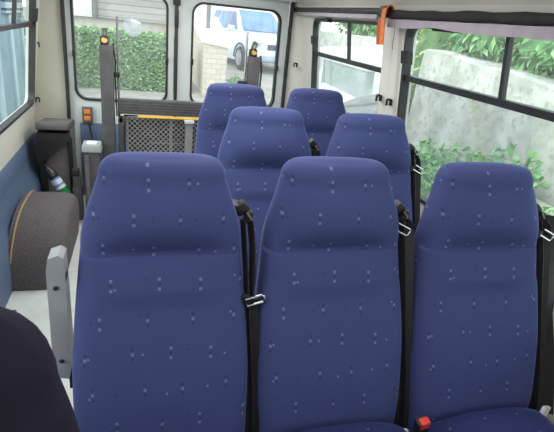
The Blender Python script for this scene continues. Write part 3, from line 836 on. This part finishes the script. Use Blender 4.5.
# mossy retaining wall outside the right windows
t = empty('retaining_wall', (3.2, 3.2, -.5))
WALLC = NT('mossy_concrete')
n1 = WALLC.noise(3.5, 8); n2 = WALLC.noise(16, 6); n3 = WALLC.noise(60, 3)
r1 = WALLC.node('ShaderNodeMapRange'); r1.inputs[1].default_value = .42; r1.inputs[2].default_value = .62; WALLC.link(n1, r1.inputs[0])
r2 = WALLC.node('ShaderNodeMapRange'); r2.inputs[1].default_value = .52; r2.inputs[2].default_value = .66; WALLC.link(n2, r2.inputs[0])
c = WALLC.mix(r1.outputs[0], lin((168, 168, 156)), lin((206, 204, 194)))
c = WALLC.mix(WALLC.math('MULTIPLY', r2.outputs[0], .6), c, lin((128, 132, 112)))
c = WALLC.mix(WALLC.math('MULTIPLY', n3, .3), c, lin((226, 224, 214)))
WALLC.link(c, WALLC.b.inputs['Base Color']); WALLC.b.inputs['Roughness'].default_value = .95
WALLC.bump(n2, .5, .02)
m = MB()
def wtop(y): return 1.385 + .075 * (y - 5.37)
rings = []
for i in range(24):
    y = -3 + i * (5.4 + 3) / 23; h = wtop(y) + .02 * math.sin(i * 2.1)
    rings.append([(-.12, y - 3.2, -.2), (.0, y - 3.2, h + .48), (.05, y - 3.2, h + .5), (.5, y - 3.2, h + .5), (.5, y - 3.2, -.2)])
m.loft(rings); m.build('wall_face', WALLC.m, t, smooth=False)
tag(t, 'mossy grey concrete retaining wall outside the big side window', 'wall')
# soil bank and laurel above it
m = MB(); m.loft([[(3.6, y, wtop(y) - .12), (6, y, wtop(y) + .3), (6, y, -.5), (3.6, y, -.5)] for y in (-3, 5.3)])
tag(m.build('earth_bank', M('soil', (120, 116, 88), (140, 136, 104), 4, .95)), 'earth bank behind the retaining wall', 'bank', kind=S)
k = 0
names = ['laurel bush with large leaves over the wall, closest to the front seats', 'laurel bush over the wall, just past the window mullion', 'laurel bush above the far end of the mossy wall', 'laurel bush over the wall beyond the big side window edge']
for i, y in enumerate((1.55, 2.75, 3.95, 5.0)):
    zc = wtop(y) + .52
    bush('laurel_bush', [((3.95, y, zc), (.5, .56, .5)), ((4.0, y + .1, zc + .5), (.45, .48, .5)), ((3.62, y - .1, zc - .32), (.3, .46, .22))], 3000, .13, .052, LAUREL, names[i], 'bush', group='laurel bushes along the wall', droop=.7)
m = MB(); m.loft([[(1.9, y, -.56), (2.5, y, z * .5 - .22), (2.85, y, z - .14), (3.09, y, z - .08)] for y, z in ((-2, .3), (1, .36), (2.4, .42), (3.3, .46), (4.2, .24), (5.0, .06), (5.5, -.1))], cap=False, wrap=False)
tag(m.build('weedy_bank', M('pale_weedy_soil', (150, 164, 128), (184, 186, 164), 7, .95, detail=6)), 'pale weedy bank at the foot of the retaining wall', kind=S)
# weeds along the foot of the wall
wl = ['clump of green weeds at the wall foot, next to the pillar', 'clump of weeds under the window, second along the wall', 'clump of weeds growing from the wall behind the front window seat', 'low weeds by the wall beside the front window seat belt', 'weeds by the wall at the front edge of the window']
for i, (px, py, x) in enumerate(((432, 153, 2.93), (470, 159, 2.93), (514, 163, 2.93), (548, 225, 2.75), (430, 180, 2.6))):
    p = atX(px, py, x)
    bush('weed_clump', [(p, (.12, .22, .09)), (p + Vector((-.05, .1, -.18)), (.12, .2, .10)), (p + Vector((-.02, -.12, -.10)), (.11, .18, .08))], 210, .085, .06, WEEDS, wl[i], 'weeds', core=False, group='weeds at the wall foot', droop=.1)
p = atX(423, 55, 3.6)
bush('bamboo_clump', [((3.75, 6.1, 1.2), (.25, .3, .9))], 420, .2, .035, BAMBOO, 'yellow-green bamboo clump at the end of the mossy wall', 'bush', core=True, droop=.5)
# far right: pale slope, pale slab, stone wall with greenery
t = empty('boundary_wall', (5.6, 12, 0))
m = MB(); m.loft([[(0, y - 12, -.4), (0, y - 12, z), (.4, y - 12, z + .02), (.4, y - 12, -.4)] for y, z in ((6.4, 1.36), (9, 1.34), (12, 1.33), (22, 1.32))]); m.build('wall_face', WALLC.m, t, smooth=False)
tag(t, 'long grey stone boundary wall beyond the pale roadway', 'wall')
m = MB(); m.loft([[(x0, y, z0), (max(3.4, x0 + .2), y, z1), (5.7 if y < 20 else 7.4, y, z2)] for x0, y, z0, z1, z2 in ((1.9, 6.3, -.5, .62, 1.13), (2.8, 9, -.1, .68, 1.12), (4.7, 13, .0, .8, 1.11), (6.9, 22, .05, .9, 1.1))], cap=False, wrap=False)
tag(m.build('roadway', M('pale_roadway', (230, 230, 226), (238, 238, 234), 2, .9), smooth=False), 'pale sloping roadway', kind=S)
m = MB(); m.loft([[(1.9, 9.4, -.3), (3.2, 9.4, .1)], [(1.9, 7.7, -.3), (3.2, 7.7, .37)], [(1.9, 6.4, -.3), (3.2, 6.4, .70)], [(1.9, 5.6, -.3), (3.2, 5.6, .9)]], cap=False, wrap=False)
tag(m.build('gravel_bank', M('dark_gravel', (118, 120, 120), (146, 148, 146), 9, .95, detail=6)), 'dark gravel bank', kind=S)
t = empty('pale_slab', (3.3, 7.5, .07))  # plain slab standing in for an unidentified pale rectangle
m = MB(); m.box((0, .4, .42), (.14, 1.92, .9), .02); m.build('wall_face', M('pale_render', (172, 180, 180), (182, 190, 190), 3, .9), t)
m = MB(); m.box((0, .4, .88), (.18, 1.96, .03), .01); m.build('coping', RENDERW, t)
tag(t, 'plain pale grey slab beside the roadway, seen through far side window', 'wall')
bn = ['pale green shrub above the boundary wall, by the far window latch', 'pale green shrub above the boundary wall, centre of far window', 'pale green shrub above the boundary wall, next to pillar']
for i, y in enumerate((15.4, 12.6, 9.8)):
    bush('roadside_shrub', [((6.75, y, 1.95), (.7, 1.25, .75))], 500, .2, .1, HEDGE, bn[i], 'bush', group='shrubs above the boundary wall')
# outside the left window
t = empty('outbuilding', (-1.5, 4.7, -.5))
BLG = M('blue_grey_cladding', (132, 156, 170), (146, 168, 180), 3, .7)
m = MB(); m.box((-.8, 1.3, 1.3), (1.6, 3.0, 2.6), .02); m.build('building_wall', BLG, t)
m = MB()
m.box((.02, 2.3, 2.1), (.06, .9, .62), .01); m.build('louvre_shutter', striped('louvre_slats', (206, 216, 220), (92, 104, 116), 2, 11, .7, .3), t)
m = MB(); m.box((-.75, 1.3, 2.66), (1.9, 3.3, .12), .02); m.build('roof_edge', RENDERW, t)
m = MB(); m.box((.01, 1.35, 1.3), (.05, .25, 2.6), .01); m.box((.01, 2.1, .9), (.05, .12, 1.75), .01); m.box((.01, 2.72, 1.3), (.05, .1, 2.6), .01); m.build('corner_board', M('pale_blue_board', (170, 188, 196), None, 3, .7), t)
tag(t, 'blue-grey outbuilding outside the left side window', 'building')
bush('garden_shrub', [((-2.1, 9.3, .45), (.3, .5, .75)), ((-2.25, 9.5, .9), (.34, .45, .7))], 1500, .11, .07, HEDGE, 'green shrub beyond the outbuilding, seen through the left side window', 'bush')

# ------------------------------------------------------------------ world, lights, camera
w = bpy.data.worlds.new('World'); sc.world = w; w.use_nodes = True
nt = w.node_tree; bg = nt.nodes['Background']
tc = nt.nodes.new('ShaderNodeTexCoord'); sp = nt.nodes.new('ShaderNodeSeparateXYZ'); nt.links.new(tc.outputs['Generated'], sp.inputs[0])
rp = nt.nodes.new('ShaderNodeValToRGB'); rp.color_ramp.elements[0].position = 0.0; rp.color_ramp.elements[0].color = (.96, .98, 1, 1)
rp.color_ramp.elements[1].position = .9; rp.color_ramp.elements[1].color = (.80, .90, 1.0, 1)
nt.links.new(sp.outputs[2], rp.inputs[0]); nt.links.new(rp.outputs[0], bg.inputs[0])
bg.inputs[1].default_value = 2.4
sd = bpy.data.lights.new('hazy_sun', 'SUN'); sd.energy = 2.0; sd.angle = math.radians(50); sd.color = (1, .97, .92)
so = bpy.data.objects.new('hazy_sun', sd); COL.objects.link(so); so.rotation_euler = (math.radians(56), 0, math.radians(-58))
for i, (y, e) in enumerate(((.45, 5.5), (1.6, 9), (2.9, 15))):  # unseen fill lamps added under the ceiling to brighten the interior
    ld = bpy.data.lights.new('interior_fill', 'AREA'); ld.shape = 'RECTANGLE'; ld.size = .9; ld.size_y = .8; ld.energy = e; ld.color = (1, .98, .95)
    lo = bpy.data.objects.new('interior_fill', ld); COL.objects.link(lo); lo.location = (XC, y, 1.765)
cd = bpy.data.cameras.new('camera'); cam = bpy.data.objects.new('camera', cd); COL.objects.link(cam)
right = Vector((RX[0], RY[0], RZ[0])); up = -Vector((RX[1], RY[1], RZ[1])); back = -Vector((RX[2], RY[2], RZ[2]))
mt = Matrix((right, up, back)).transposed().to_4x4(); mt.translation = EYE
cam.matrix_world = mt
cd.sensor_fit = 'HORIZONTAL'; cd.sensor_width = 36; cd.lens = 36 * FPX / 554; cd.clip_start = .02; cd.clip_end = 200
sc.camera = cam
sc.view_settings.view_transform = 'Standard'; sc.view_settings.look = 'None'; sc.view_settings.exposure = .22
sc.cycles.use_denoising = True
sc.cycles.max_bounces = 8; sc.cycles.transparent_max_bounces = 12
